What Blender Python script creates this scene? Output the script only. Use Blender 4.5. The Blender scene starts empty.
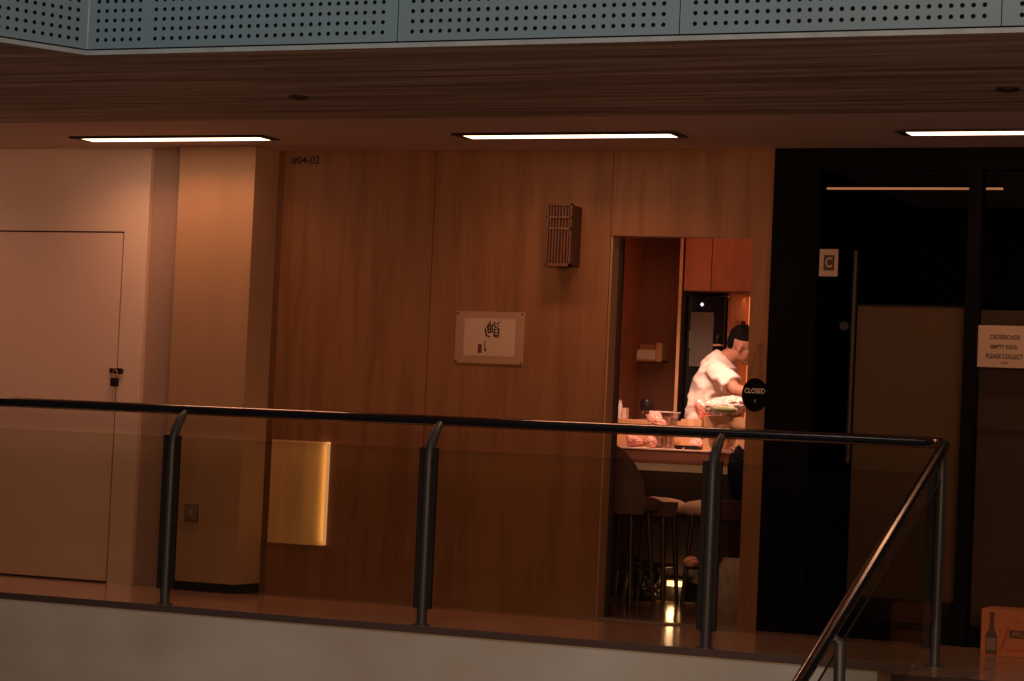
import bpy, bmesh, math, random
from mathutils import noise as _nz
from mathutils import Vector, Matrix
random.seed(7)
SC = bpy.context.scene
COL = SC.collection
PI = math.pi

# ------------------------------------------------------------------ camera
F = 2400.0
PITCH, ROLL, YAW = .0365, .0443, .4064
CAM = Vector((0, -12.698, 1.05))
D = Vector((-math.sin(YAW)*math.cos(PITCH), math.cos(YAW)*math.cos(PITCH), math.sin(PITCH)))
R0 = Vector((math.cos(YAW), math.sin(YAW), 0)); U0 = R0.cross(D)
Rv = R0*math.cos(ROLL)+U0*math.sin(ROLL); Uv = -R0*math.sin(ROLL)+U0*math.cos(ROLL)
cd = bpy.data.cameras.new('camera'); cam = bpy.data.objects.new('camera', cd); COL.objects.link(cam)
cd.sensor_width = 36; cd.lens = F/1024*36; cd.clip_start = .1; cd.clip_end = 100
m = Matrix((Rv, Uv, -D)).transposed().to_4x4(); m.translation = CAM; cam.matrix_world = m
SC.camera = cam

def at(x, y, Y):
    """survey point on the photo -> place on the vertical plane y = Y"""
    q = D+Rv*((x-512)/F)-Uv*((y-340.5)/F)
    return CAM+q*((Y-CAM.y)/q.y)

# ------------------------------------------------------------------ materials
def mat(name, col, rough=.6, metal=0, var=0, vscale=(1, 1, 1), emit=None, estr=0, spec=.5, noise=4, bump=0, detail=4, col2=None, coat=0):
    M = bpy.data.materials.new(name); M.use_nodes = True
    nt = M.node_tree; b = nt.nodes['Principled BSDF']
    b.inputs['Base Color'].default_value = (*col, 1)
    b.inputs['Roughness'].default_value = rough; b.inputs['Metallic'].default_value = metal
    b.inputs['Specular IOR Level'].default_value = spec
    b.inputs['Coat Weight'].default_value = coat
    if emit:
        b.inputs['Emission Color'].default_value = (*emit, 1); b.inputs['Emission Strength'].default_value = estr
    if var or col2 or bump:
        tc = nt.nodes.new('ShaderNodeTexCoord'); mp = nt.nodes.new('ShaderNodeMapping')
        mp.inputs['Scale'].default_value = vscale
        nz = nt.nodes.new('ShaderNodeTexNoise'); nz.inputs['Scale'].default_value = noise; nz.inputs['Detail'].default_value = detail
        nt.links.new(tc.outputs['Object'], mp.inputs[0]); nt.links.new(mp.outputs[0], nz.inputs[0])
        if var or col2:
            cr = nt.nodes.new('ShaderNodeValToRGB')
            c2 = col2 or tuple(max(0, c*(1-var)) for c in col); c1 = col if col2 else tuple(min(1, c*(1+var)) for c in col)
            cr.color_ramp.elements[0].position = .3; cr.color_ramp.elements[1].position = .7
            cr.color_ramp.elements[0].color = (*c2, 1); cr.color_ramp.elements[1].color = (*c1, 1)
            nt.links.new(nz.outputs[0], cr.inputs[0]); nt.links.new(cr.outputs[0], b.inputs['Base Color'])
        if bump:
            bp = nt.nodes.new('ShaderNodeBump'); bp.inputs['Strength'].default_value = bump; bp.inputs['Distance'].default_value = .01
            nt.links.new(nz.outputs[0], bp.inputs['Height']); nt.links.new(bp.outputs[0], b.inputs['Normal'])
    return M

def glass_mat(name, tint, gloss=.06, rough=.02, fk=.5):
    M = bpy.data.materials.new(name); M.use_nodes = True; nt = M.node_tree; nt.nodes.clear()
    o = nt.nodes.new('ShaderNodeOutputMaterial'); t = nt.nodes.new('ShaderNodeBsdfTransparent'); t.inputs[0].default_value = (*tint, 1)
    g = nt.nodes.new('ShaderNodeBsdfGlossy'); g.inputs['Roughness'].default_value = rough
    mx = nt.nodes.new('ShaderNodeMixShader'); fr = nt.nodes.new('ShaderNodeLayerWeight'); fr.inputs[0].default_value = gloss*5
    mu = nt.nodes.new('ShaderNodeMath'); mu.operation = 'MULTIPLY_ADD'; mu.inputs[1].default_value = fk; mu.inputs[2].default_value = gloss
    nt.links.new(fr.outputs['Fresnel'], mu.inputs[0]); nt.links.new(mu.outputs[0], mx.inputs[0])
    nt.links.new(t.outputs[0], mx.inputs[1]); nt.links.new(g.outputs[0], mx.inputs[2]); nt.links.new(mx.outputs[0], o.inputs[0])
    return M

def wood_wall_mat():
    """vertical-grain laminate: stretched noise figure plus panel-to-panel tone"""
    M = bpy.data.materials.new('laminate wood wall'); M.use_nodes = True; nt = M.node_tree; b = nt.nodes['Principled BSDF']
    b.inputs['Roughness'].default_value = .5; b.inputs['Specular IOR Level'].default_value = .35
    tc = nt.nodes.new('ShaderNodeTexCoord')
    def nz(scale, s, det, dist=0):
        mp = nt.nodes.new('ShaderNodeMapping'); mp.inputs['Scale'].default_value = scale
        n = nt.nodes.new('ShaderNodeTexNoise'); n.inputs['Scale'].default_value = s; n.inputs['Detail'].default_value = det; n.inputs['Distortion'].default_value = dist
        nt.links.new(tc.outputs['Object'], mp.inputs[0]); nt.links.new(mp.outputs[0], n.inputs[0]); return n
    a = nz((4, 4, .35), 2.6, 5, .6); c = nz((34, 34, .8), 3, 3)
    ad = nt.nodes.new('ShaderNodeMix'); ad.inputs[0].default_value = .3
    nt.links.new(a.outputs[0], ad.inputs[2]); nt.links.new(c.outputs[0], ad.inputs[3])
    cr = nt.nodes.new('ShaderNodeValToRGB'); e = cr.color_ramp.elements
    e[0].position = .3; e[0].color = (.150, .066, .028, 1); e[1].position = .56; e[1].color = (.235, .108, .048, 1)
    k = cr.color_ramp.elements.new(.44); k.color = (.20, .088, .037, 1)
    nt.links.new(ad.outputs[0], cr.inputs[0]); nt.links.new(cr.outputs[0], b.inputs['Base Color'])
    return M

def board_mat():
    """soffit boards running along X: tone per board, dark joints"""
    M = bpy.data.materials.new('soffit boards'); M.use_nodes = True; nt = M.node_tree; b = nt.nodes['Principled BSDF']
    b.inputs['Roughness'].default_value = .75
    tc = nt.nodes.new('ShaderNodeTexCoord')
    mp = nt.nodes.new('ShaderNodeMapping'); mp.inputs['Scale'].default_value = (.35, 9, 9)
    n = nt.nodes.new('ShaderNodeTexNoise'); n.inputs['Scale'].default_value = 2.2; n.inputs['Detail'].default_value = 6
    nt.links.new(tc.outputs['Object'], mp.inputs[0]); nt.links.new(mp.outputs[0], n.inputs[0])
    cr = nt.nodes.new('ShaderNodeValToRGB'); e = cr.color_ramp.elements
    e[0].position = .33; e[0].color = (.19, .145, .115, 1); e[1].position = .68; e[1].color = (.62, .49, .39, 1)
    nt.links.new(n.outputs[0], cr.inputs[0]); nt.links.new(cr.outputs[0], b.inputs['Base Color'])
    return M

def floor_mat():
    M = bpy.data.materials.new('polished brown floor tiles'); M.use_nodes = True; nt = M.node_tree; b = nt.nodes['Principled BSDF']
    b.inputs['Roughness'].default_value = .17; b.inputs['Specular IOR Level'].default_value = .8
    tc = nt.nodes.new('ShaderNodeTexCoord')
    br = nt.nodes.new('ShaderNodeTexBrick'); br.offset = 0; br.inputs['Scale'].default_value = 1
    br.inputs['Brick Width'].default_value = .6; br.inputs['Row Height'].default_value = .6; br.inputs['Mortar Size'].default_value = .004
    br.inputs['Color1'].default_value = (.21, .112, .07, 1); br.inputs['Color2'].default_value = (.25, .135, .083, 1); br.inputs['Mortar'].default_value = (.04, .024, .018, 1)
    nt.links.new(tc.outputs['Object'], br.inputs[0]); nt.links.new(br.outputs[0], b.inputs['Base Color'])
    return M

def fascia_mat():
    M = mat('painted concrete edge', (.46, .50, .47), .8, col2=(.36, .33, .27), noise=1.1, vscale=(1, 1, 1.6), detail=6)
    return M

M = dict(
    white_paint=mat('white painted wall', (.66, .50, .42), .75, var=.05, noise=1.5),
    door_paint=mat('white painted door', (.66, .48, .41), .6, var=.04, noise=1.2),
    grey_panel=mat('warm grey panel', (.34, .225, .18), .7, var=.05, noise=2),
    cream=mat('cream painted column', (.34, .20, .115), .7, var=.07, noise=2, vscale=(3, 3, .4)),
    plaster=mat('plaster ceiling', (.80, .62, .52), .8, var=.05, noise=2),
    wood=wood_wall_mat(), boards=board_mat(), floor=floor_mat(), fascia=fascia_mat(),
    lip=mat('dark edge trim', (.06, .042, .035), .5),
    black=mat('matt black frame', (.002, .0017, .0017), .6, var=.2, noise=3, spec=.06),
    black_soft=mat('black kick plate', (.006, .006, .006), .7, var=.2, noise=3),
    parapet=mat('pale blue grey painted steel', (.125, .225, .285), .55, var=.05, noise=1.3),
    trim=mat('pale painted trim', (.24, .32, .35), .5, var=.16, noise=7),
    painted_shadow=mat('painted corner shadow', (.12, .048, .022), .6, var=.1),
    void=mat('dark cavity', (.006, .007, .008), .9, var=.2),
    steel=mat('dark brushed steel', (.20, .165, .15), .2, 1, var=.06, noise=60),
    post=mat('dark grey steel post', (.04, .047, .052), .45, .35, var=.08, noise=40),
    clamp=mat('black glazing clamp', (.014, .013, .012), .6, 0, var=.1, spec=.2),
    glass=glass_mat('balustrade glass', (.845, .85, .80), .015, .02, .10),
    shopglass=glass_mat('dark shop glass', (.80, .78, .76), .006, .03, .08),
    bronze=mat('dark bronze light frame', (.02, .015, .012), .5, .3, var=.1),
    lamp=mat('glowing diffuser', (.9, .8, .7), .5, emit=(1, .62, .40), estr=5),
    brass=mat('brass padlock shackle', (.45, .22, .06), .35, .9, var=.1),
    iron=mat('dark iron', (.03, .02, .02), .4, .6, var=.1),
    gold=mat('gold imitated reflection', (.60, .38, .16), .5, .0, var=.12, noise=3, vscale=(6, 6, .4)),
    reflection_glow=mat('warm imitated reflection edge', (.9, .6, .3), .5, emit=(1, .48, .2), estr=.55),
    sconce=mat('red brown lattice wood', (.11, .042, .022), .6, var=.2, noise=8, vscale=(4, 4, .5)),
    sconce_dark=mat('dark red brown wood', (.06, .018, .011), .6, var=.2, noise=8),
    acrylic=mat('frosted acrylic holder', (.33, .20, .13), .4, var=.05, noise=3),
    paper=mat('pale paper', (.44, .31, .235), .8, var=.03),
    ink=mat('black ink', (.006, .006, .008), .6, var=.1),
    seal=mat('red seal ink', (.12, .015, .01), .6, var=.1),
    sign_paper=mat('pale notice paper', (.36, .26, .20), .8, var=.03),
    beige=mat('beige roller screen', (.17, .115, .07), .8, var=.05, noise=1.4),
    brownpane=mat('dark brown board', (.07, .05, .037), .7, var=.05),
    jamb=mat('dark door seal and gap shade', (.02, .008, .006), .5, var=.2),
    jamb_wood=mat('reveal wood', (.33, .19, .11), .5, var=.1, noise=5, vscale=(4, 4, .5)),
    threshold=mat('aluminium track', (.62, .55, .48), .3, .9, var=.05),
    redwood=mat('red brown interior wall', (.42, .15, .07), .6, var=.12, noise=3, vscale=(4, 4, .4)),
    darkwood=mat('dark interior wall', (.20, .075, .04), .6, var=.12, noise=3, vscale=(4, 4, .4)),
    cabinet=mat('brown cabinet veneer', (.42, .17, .09), .5, var=.12, noise=4, vscale=(4, 4, .5)),
    edgewood=mat('pale wood edging', (.62, .36, .2), .5, var=.1, noise=5),
    appliance=mat('black appliance', (.012, .012, .014), .25, var=.1),
    grey_glass=mat('grey door pane', (.16, .15, .14), .3, var=.08),
    white_led=mat('white indicator', (.8, .9, 1), .5, emit=(.75, .88, 1), estr=2.5),
    niche=mat('self glowing orange niche back', (.85, .38, .16), .7, var=.05, emit=(.9, .24, .07), estr=.85),  # emission put in for the light falling on the niche back
    counter=mat('pale pink counter top', (.72, .5, .4), .35, var=.08, noise=6),
    apron=mat('brown counter edge', (.17, .066, .04), .45, var=.1, noise=5, vscale=(.5, 4, 4)),
    counter_body=mat('dark counter body', (.05, .03, .02), .6, var=.1),
    kraft=mat('brown cardboard', (.50, .28, .14), .85, var=.08, noise=7),
    plastic=mat('crumpled clear plastic', (.78, .62, .56), .12, var=.22, noise=26, bump=.5, coat=.6),
    pinkplastic=mat('pink plastic bag', (.85, .40, .34), .22, var=.2, noise=22, bump=.5, coat=.5),
    green=mat('pale green wrap', (.30, .34, .16), .5, var=.15, noise=12),
    clearplast=glass_mat('clear tub plastic', (.92, .84, .78), .12, .06),
    shirt=mat('white cotton t-shirt', (.80, .72, .66), .85, var=.04, noise=9, vscale=(1, 1, 1.8), bump=1.0, detail=2),
    skin=mat('skin', (.40, .19, .125), .55, var=.06, noise=10),
    hair=mat('black hair', (.004, .0035, .0035), .9, var=.3, noise=40, spec=.15, bump=.5),
    trousers=mat('black trousers', (.006, .006, .007), .9, var=.2, spec=.1),
    shoe=mat('black shoe', (.012, .011, .011), .4, var=.2),
    eye=mat('eye white', (.7, .66, .6), .2, var=.02),
    stool_fabric_shade=mat('brown stool upholstery and side shade', (.085, .045, .035), .7, var=.08, noise=7),
    seat_tan=mat('tan stool upholstery', (.45, .29, .2), .6, var=.08, noise=7),
    leg_wood=mat('dark red wood leg', (.035, .013, .010), .45, var=.15, noise=6),
    binbag=mat('black bin bag', (.008, .008, .009), .3, var=.2, noise=14, bump=.5),
    whitebag=mat('translucent white bag', (.50, .43, .38), .35, var=.28, noise=11, vscale=(1.6, 1.6, .7), bump=.7),
    orange=mat('orange printed carton', (.30, .09, .022), .7, var=.06, noise=5),
    print_dark=mat('dark carton print', (.05, .02, .015), .7, var=.15),
    print_red=mat('red carton print', (.28, .04, .015), .7, var=.1),
    label_grey=mat('grey bottle label', (.13, .08, .06), .7, var=.3, noise=30),
    chalk=mat('white sign lettering', (.62, .56, .52), .7, var=.04),
    string=mat('brown string', (.16, .08, .04), .8, var=.1),
    socket=mat('cream switch plate', (.20, .125, .068), .4, var=.04),
    white_obj=mat('white plastic', (.75, .66, .58), .4, var=.04),
    ledwarm=mat('warm led strip', (1, .8, .5), .5, emit=(1, .52, .2), estr=2.2),
    dimline=mat('dim warm line', (1, .6, .35), .5, emit=(1, .45, .2), estr=.42),
    ledfront=mat('under counter glow strip', (.3, .2, .12), .5, emit=(1, .46, .22), estr=.13),
    watch=mat('steel watch case', (.5, .48, .45), .2, .9, var=.05),
)

# ------------------------------------------------------------------ geometry helpers
class MB:
    def __init__(s): s.bm = bmesh.new()
    def box(s, a, b, rot=None, piv=None, taper=None):
        x0, y0, z0 = [min(p, q) for p, q in zip(a, b)]; x1, y1, z1 = [max(p, q) for p, q in zip(a, b)]
        cs = [(x0, y0, z0), (x1, y0, z0), (x1, y1, z0), (x0, y1, z0), (x0, y0, z1), (x1, y0, z1), (x1, y1, z1), (x0, y1, z1)]
        if taper:
            cx, cy = (x0+x1)/2, (y0+y1)/2
            cs = [(cx+(x-cx)*taper, cy+(y-cy)*taper, z) if z == z0 else (x, y, z) for x, y, z in cs]
        cs = [Vector(c) for c in cs]
        if rot is not None:
            p = Vector(piv) if piv else sum(cs, Vector())/8
            cs = [p+rot@(c-p) for c in cs]
        v = [s.bm.verts.new(c) for c in cs]
        for f in ((0, 3, 2, 1), (4, 5, 6, 7), (0, 1, 5, 4), (1, 2, 6, 5), (2, 3, 7, 6), (3, 0, 4, 7)): s.bm.faces.new([v[i] for i in f])
        return s
    def tube(s, pts, r, n=12, caps=True, sq=1):
        pts = [Vector(p) for p in pts]; rs = r if isinstance(r, (list, tuple)) else [r]*len(pts)
        rings = []; up = None
        for i, p in enumerate(pts):
            t = (pts[min(i+1, len(pts)-1)]-pts[max(i-1, 0)]).normalized()
            if up is None: up = Vector((0, 0, 1)) if abs(t.z) < .9 else Vector((0, 1, 0))
            a = t.cross(up)
            if a.length < 1e-5: a = t.cross(Vector((1, 0, 0)))
            a.normalize(); b = a.cross(t).normalized(); up = b
            rings.append([s.bm.verts.new(p+a*math.cos(2*PI*k/n)*rs[i]+b*math.sin(2*PI*k/n)*rs[i]*sq) for k in range(n)])
        for A, B in zip(rings, rings[1:]):
            for k in range(n): s.bm.faces.new((A[k], A[(k+1) % n], B[(k+1) % n], B[k]))
        if caps: s.bm.faces.new(rings[0][::-1]); s.bm.faces.new(rings[-1])
        return s
    def loft(s, rows, n=28, caps=True, p=2.0):
        """rows: (centre, half_a, half_b[, tilt]) rings in planes tilted about Y"""
        rings = []
        for row in rows:
            c, a, b = row[:3]; tl = row[3] if len(row) > 3 else 0
            ring = []
            for k in range(n):
                t = 2*PI*k/n; ct, st = math.cos(t), math.sin(t)
                x = math.copysign(abs(ct)**(2/p), ct)*a; y = math.copysign(abs(st)**(2/p), st)*b
                ring.append(s.bm.verts.new(Vector(c)+Vector((x*math.cos(tl), y, -x*math.sin(tl)))))
            rings.append(ring)
        for A, B in zip(rings, rings[1:]):
            for k in range(n): s.bm.faces.new((A[k], A[(k+1) % n], B[(k+1) % n], B[k]))
        if caps: s.bm.faces.new(rings[0][::-1]); s.bm.faces.new(rings[-1])
        return s
    def ell(s, c, r, rot=None, n=20, jit=0):
        mt = Matrix.Translation(Vector(c)) @ ((rot.to_4x4()) if rot is not None else Matrix()) @ Matrix.Diagonal((*r, 1))
        g = bmesh.ops.create_uvsphere(s.bm, u_segments=n, v_segments=max(8, n//2+2), radius=1, matrix=mt)
        if jit:
            for v in g['verts']: v.co += Vector([random.uniform(-jit, jit) for _ in range(3)])
        return s
    def lathe(s, c, prof, n=24, caps=True):
        return s.loft([((c[0], c[1], c[2]+z), r, r) for r, z in prof], n, caps)
    def poly(s, pts, d):
        """flat polygon extruded by vector d"""
        pts = [Vector(p) for p in pts]; d = Vector(d)
        A = [s.bm.verts.new(p) for p in pts]; B = [s.bm.verts.new(p+d) for p in pts]; n = len(pts)
        s.bm.faces.new(A); s.bm.faces.new(B[::-1])
        for k in range(n): s.bm.faces.new((A[k], B[k], B[(k+1) % n], A[(k+1) % n]))
        return s
    def build(s, name, m, parent=None, bevel=0, smooth=False, segs=2):
        bmesh.ops.recalc_face_normals(s.bm, faces=s.bm.faces)
        if bevel:
            es = [e for e in s.bm.edges if len(e.link_faces) == 2 and e.calc_face_angle(0) > .6]
            bmesh.ops.bevel(s.bm, geom=es, offset=bevel, segments=segs, affect='EDGES', profile=.5)
        me = bpy.data.meshes.new(name); s.bm.to_mesh(me); s.bm.free(); me.materials.append(m)
        if smooth:
            for p in me.polygons: p.use_smooth = True
            try: me.set_sharp_from_angle(angle=math.radians(38))
            except Exception: pass
        o = bpy.data.objects.new(name, me); COL.objects.link(o)
        if parent is not None: put(o, parent)
        return o

def put(o, parent):
    o.parent = parent; o.matrix_parent_inverse = Matrix.Translation(-world_loc(parent))
def world_loc(o):
    return Vector((0, 0, 0)) if o.parent else Vector(o.location)
def tag(o, label=None, cat=None, group=None, kind=None):
    for k, v in (('label', label), ('category', cat), ('group', group), ('kind', kind)):
        if v: o[k] = v
    return o
def thing(name, label, cat, loc=(0, 0, 0), group=None, kind=None):
    o = bpy.data.objects.new(name, None); COL.objects.link(o); o.location = loc; o.empty_display_size = .1
    return tag(o, label, cat, group, kind)
def struct(name, mb, m, label, cat, **k):
    return tag(mb.build(name, m, **k), label, cat, kind='structure')
def box(a, b, **k): return MB().box(a, b, **k)
def fuse(mb, name, m, parent, vox=.008, smooth=3):
    """voxel-fuse overlapping volumes into one continuous skin"""
    o = mb.build(name+'_tmp', m)
    r = o.modifiers.new('r', 'REMESH'); r.mode = 'VOXEL'; r.voxel_size = vox; r.use_smooth_shade = True
    if smooth: q = o.modifiers.new('s', 'SMOOTH'); q.iterations = smooth; q.factor = .5
    dg = bpy.context.evaluated_depsgraph_get(); me = bpy.data.meshes.new_from_object(o.evaluated_get(dg))
    me.name = name; bpy.data.objects.remove(o)
    for p in me.polygons: p.use_smooth = True
    if not me.materials: me.materials.append(m)
    n = bpy.data.objects.new(name, me); COL.objects.link(n)
    if parent is not None: put(n, parent)
    return n
def text(s, name, m, parent, c, w, h, Y=None, bold=0, depth=.0006, mirror=False):
    """flat lettering facing -y, fitted into w x h centred at c"""
    cu = bpy.data.curves.new(name, 'FONT'); cu.body = s; cu.align_x = 'CENTER'; cu.offset = bold
    cu.space_line = 1.0
    o = bpy.data.objects.new(name+'_tmp', cu); COL.objects.link(o)
    dg = bpy.context.evaluated_depsgraph_get(); me = bpy.data.meshes.new_from_object(o.evaluated_get(dg))
    bpy.data.objects.remove(o)
    if not me.vertices: return None
    xs = [v.co.x for v in me.vertices]; ys = [v.co.y for v in me.vertices]
    cx, cy = (min(xs)+max(xs))/2, (min(ys)+max(ys))/2; sx = w/(max(xs)-min(xs)); sy = h/(max(ys)-min(ys))
    for v in me.vertices:
        v.co = Vector((c[0]+(v.co.x-cx)*sx, c[1], c[2]+(v.co.y-cy)*sy))
    me.materials.clear(); me.materials.append(m); me.name = name
    n = bpy.data.objects.new(name, me); COL.objects.link(n)
    if parent is not None: put(n, parent)
    return n

H = 2.658
# ------------------------------------------------------------------ setting: walkway shell
XL, XR = -11.5, -.6
struct('floor', MB().box((XL, -1.33, -.25), (XR, 4.3, 0)).box((-2.72, -1.80, -.25), (XR, -1.33, 0)), M['floor'], 'polished brown tiled floor of the walkway', 'floor')
struct('trim_1', box((XL, -1.355, -.034), (-2.74, -1.331, -.0)), M['lip'], 'dark edge strip along the walkway slab', 'trim')
struct('wall_below', box((XL, -1.345, -1.7), (-2.9, -1.2, -.036)), M['fascia'], 'grey white concrete face below the walkway edge', 'wall')
struct('ceiling', box((XL, -1.35, H), (XR, 4.3, H+.1)), M['plaster'], 'plain plaster ceiling over the walkway', 'ceiling')
ZS, YS = 2.72, -3.15
mb = MB().poly([(XL, -1.35, H), (XL, YS, ZS), (XL, YS, ZS+.012), (XL, -1.35, H+.012)], (XR-XL+.5, 0, 0))
struct('ceiling_soffit', mb, M['boards'], 'dark timber boarded soffit under the upper gallery', 'ceiling')
# gallery return on the left angles outward
COR = Vector((-6.358, YS, ZS))

# left painted wall with flush door
LW = -.2
dx1 = -7.997; dz1 = 2.136
mb = MB().box((dx1+.010, LW, 0), (-7.82, LW+.25, H)).box((XL, LW, dz1+.010), (dx1+.010, LW+.25, H)).box((XL, LW+.04, 0), (dx1+.010, LW+.25, dz1+.010))
struct('wall_left', mb, M['white_paint'], 'white painted wall around the flush door', 'wall')
d1 = thing('door_1', 'flush white painted door with a padlocked edge', 'door', (dx1-.5, LW, 0), kind='structure')
box((dx1-1.25, LW-.002, .012), (dx1, LW+.035, dz1)).build('door_leaf', M['door_paint'], d1, bevel=.002)
MB().box((dx1-1.25, LW-.001, 0), (dx1, LW+.03, .011)).box((dx1, LW+.010, 0), (dx1+.010, LW+.04, dz1+.010)).box((dx1-1.25, LW+.010, dz1), (dx1, LW+.04, dz1+.010)).build('door_gap_shade', M['jamb'], d1)  # dark strips paint the shade in the gap around the leaf
lk = at(117, 371, LW)
hs = MB().box((lk.x-.045, LW-.016, lk.z-.014), (lk.x+.012, LW-.003, lk.z+.016)).tube([(lk.x+.03, LW, lk.z), (lk.x+.03, LW-.03, lk.z)], .019, 14)
hs.build('hasp', M['iron'], d1, bevel=.002)
pl = thing('padlock', 'small black padlock hanging on the edge of the white door', 'padlock', (lk.x-.02, LW-.03, lk.z-.08))
c = at(114.5, 382, LW-.03)
box((c.x-.026, LW-.04, c.z-.026), (c.x+.026, LW-.018, c.z+.026)).build('lock_body', M['iron'], pl, bevel=.005)
MB().tube([(c.x-.018, LW-.029, c.z+.02), (c.x-.018, LW-.029, c.z+.055), (c.x-.010, LW-.029, c.z+.069), (c.x, LW-.029, c.z+.074), (c.x+.010, LW-.029, c.z+.069), (c.x+.018, LW-.029, c.z+.055), (c.x+.018, LW-.029, c.z+.02)], .0045, 10).build('shackle', M['brass'], pl, smooth=True)
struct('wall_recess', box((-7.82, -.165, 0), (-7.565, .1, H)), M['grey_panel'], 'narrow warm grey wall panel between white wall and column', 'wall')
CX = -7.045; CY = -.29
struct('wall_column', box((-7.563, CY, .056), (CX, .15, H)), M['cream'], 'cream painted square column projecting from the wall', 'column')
struct('baseboard_column', box((-7.561, CY+.012, 0), (CX-.005, .14, .056)), M['black_soft'], 'recessed black plinth at the foot of the column', 'baseboard')
s = at(191.5, 513, CY)
sw = thing('wall_socket', 'cream switch plate low on the column beside the first railing post', 'socket', (s.x, CY, s.z))
box((s.x-.046, CY-.004, s.z-.050), (s.x+.046, CY, s.z+.050)).build('back_box', M['jamb'], sw)
box((s.x-.042, CY-.009, s.z-.046), (s.x+.042, CY, s.z+.046)).build('face_plate', M['socket'], sw, bevel=.002)
MB().box((s.x-.012, CY-.013, s.z-.018), (s.x+.012, CY-.008, s.z+.018)).build('rocker_switch', M['cream'], sw, bevel=.002)

# wood clad front wall with doorway
DXL, DXR, DZ = -4.885, -4.042, 2.166
WT = .10
mb = MB().box((CX, 0, 0), (DXL, WT, H)).box((DXL, 0, DZ), (DXR, WT, H)).box((DXR, 0, 0), (-3.932, WT, H))
struct('wall_front', mb, M['wood'], 'vertical grained wood panelled shop wall', 'wall')
mb = MB()
for x, z0 in ((-5.998, 0), (DXL, DZ)):
    mb.box((x-.0022, -.0012, z0), (x+.0022, .001, H))
struct('trim_2', mb, M['sconce_dark'], 'thin dark joints between the wood wall panels', 'trim')
struct('trim_shadow', box((CX, -.0025, 0), (CX+.04, -.0, H)), M['painted_shadow'], 'dark strip painted as shadow where wood wall meets column', 'trim')  # colour stands in for the corner shade; no real strip
struct('door_frame', MB().box((DXL, .012, 0), (DXL+.012, WT+.02, DZ)), M['jamb_wood'], 'wood reveal lining the left side of the doorway', 'door frame')
struct('door_2', MB().box((DXL+.004, WT+.02, 0), (DXL+.032, WT+.06, DZ-.0)), M['jamb'], 'dark leading edge of the sliding door parked in its pocket', 'door')
struct('trim_4', MB().box((DXL-.02, -.03, -.0), (DXR+.0, .03, .008)), M['threshold'], 'pale metal threshold track of the doorway', 'threshold')

# shop number
a = at(291, 157, 0); b = at(321, 164, 0)
nb = text('#04-02', 'unit_number', M['ink'], None, ((a.x+b.x)/2, -.0045, (a.z+b.z)/2), .19, .052, bold=.015)
tag(nb, 'small dark unit number lettering high on the wood wall', 'number')

# added panel low on wood wall, imitating a reflection in the balustrade glass
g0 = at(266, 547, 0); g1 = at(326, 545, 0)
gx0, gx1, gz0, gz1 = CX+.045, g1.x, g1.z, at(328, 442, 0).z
gp = thing('reflection_panel', 'added gold panel beside the column, imitating a reflection in the balustrade glass', 'panel', ((gx0+gx1)/2, 0, gz0))
# flat sheet and glowing rim on the right copy the reflected gradient
box((gx0, -.006, gz0), (gx1-.012, -.001, gz1)).build('reflection_sheet', M['gold'], gp)
box((gx1-.010, -.032, gz0), (gx1, 0, gz1)).build('reflection_rim', M['reflection_glow'], gp, bevel=.002)
box((gx0, -.014, gz0-.006), (gx1, 0, gz0)).build('reflection_base', M['gold'], gp)

# ceiling lights
LIGHTS = []
LX = [-9.93, -7.42, -4.93, -2.44]
LBL = ['recessed ceiling light beyond the left edge, over the white door wall', 'long glowing ceiling light nearest the white door wall', 'long glowing ceiling light above the wood wall and doorway', 'long glowing ceiling light above the black glazed shop front']
for x, lb in zip(LX, LBL):
    t = thing('ceiling_light', lb, 'ceiling light', (x, -.62, H), group='linear ceiling lights along the walkway')
    a0, a1, b0, b1 = x-.59, x+.625, -.725, -.55
    MB().box((a0-.04, b0-.03, H-.012), (a1+.05, b0, H)).box((a0-.04, b1, H-.006), (a1+.05, b1+.008, H)).box((a0-.04, b0, H-.008), (a0, b1, H)).box((a1, b0, H-.008), (a1+.05, b1, H)).build('frame', M['bronze'], t)
    box((a0, b0, H-.006), (a1, b1, H-.001)).build('diffuser', M['lamp'], t)
    LIGHTS.append(((a0+a1)/2, (b0+b1)/2, a1-a0, b1-b0))
for px, py, lb in ((299, 95, 'small dark soffit downlight on the left half of the timber soffit'), (1008, 86, 'small dark soffit downlight at the right end of the timber soffit')):
    zz = 2.69; q = D+Rv*((px-512)/F)-Uv*((py-340.5)/F); p = CAM+q*((zz-CAM.z)/q.z)
    zt = H+(p.y+1.35)/(YS+1.35)*(ZS-H)
    t = thing('soffit_downlight', lb, 'downlight', (p.x, p.y, zt), group='small downlights in the timber soffit')
    MB().lathe((p.x, p.y, zt-.008), [(.05, 0), (.055, .012)]).build('rim', M['bronze'], t)
    MB().lathe((p.x, p.y, zt-.010), [(.03, 0), (.034, .003)]).build('lens', M['void'], t)

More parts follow.
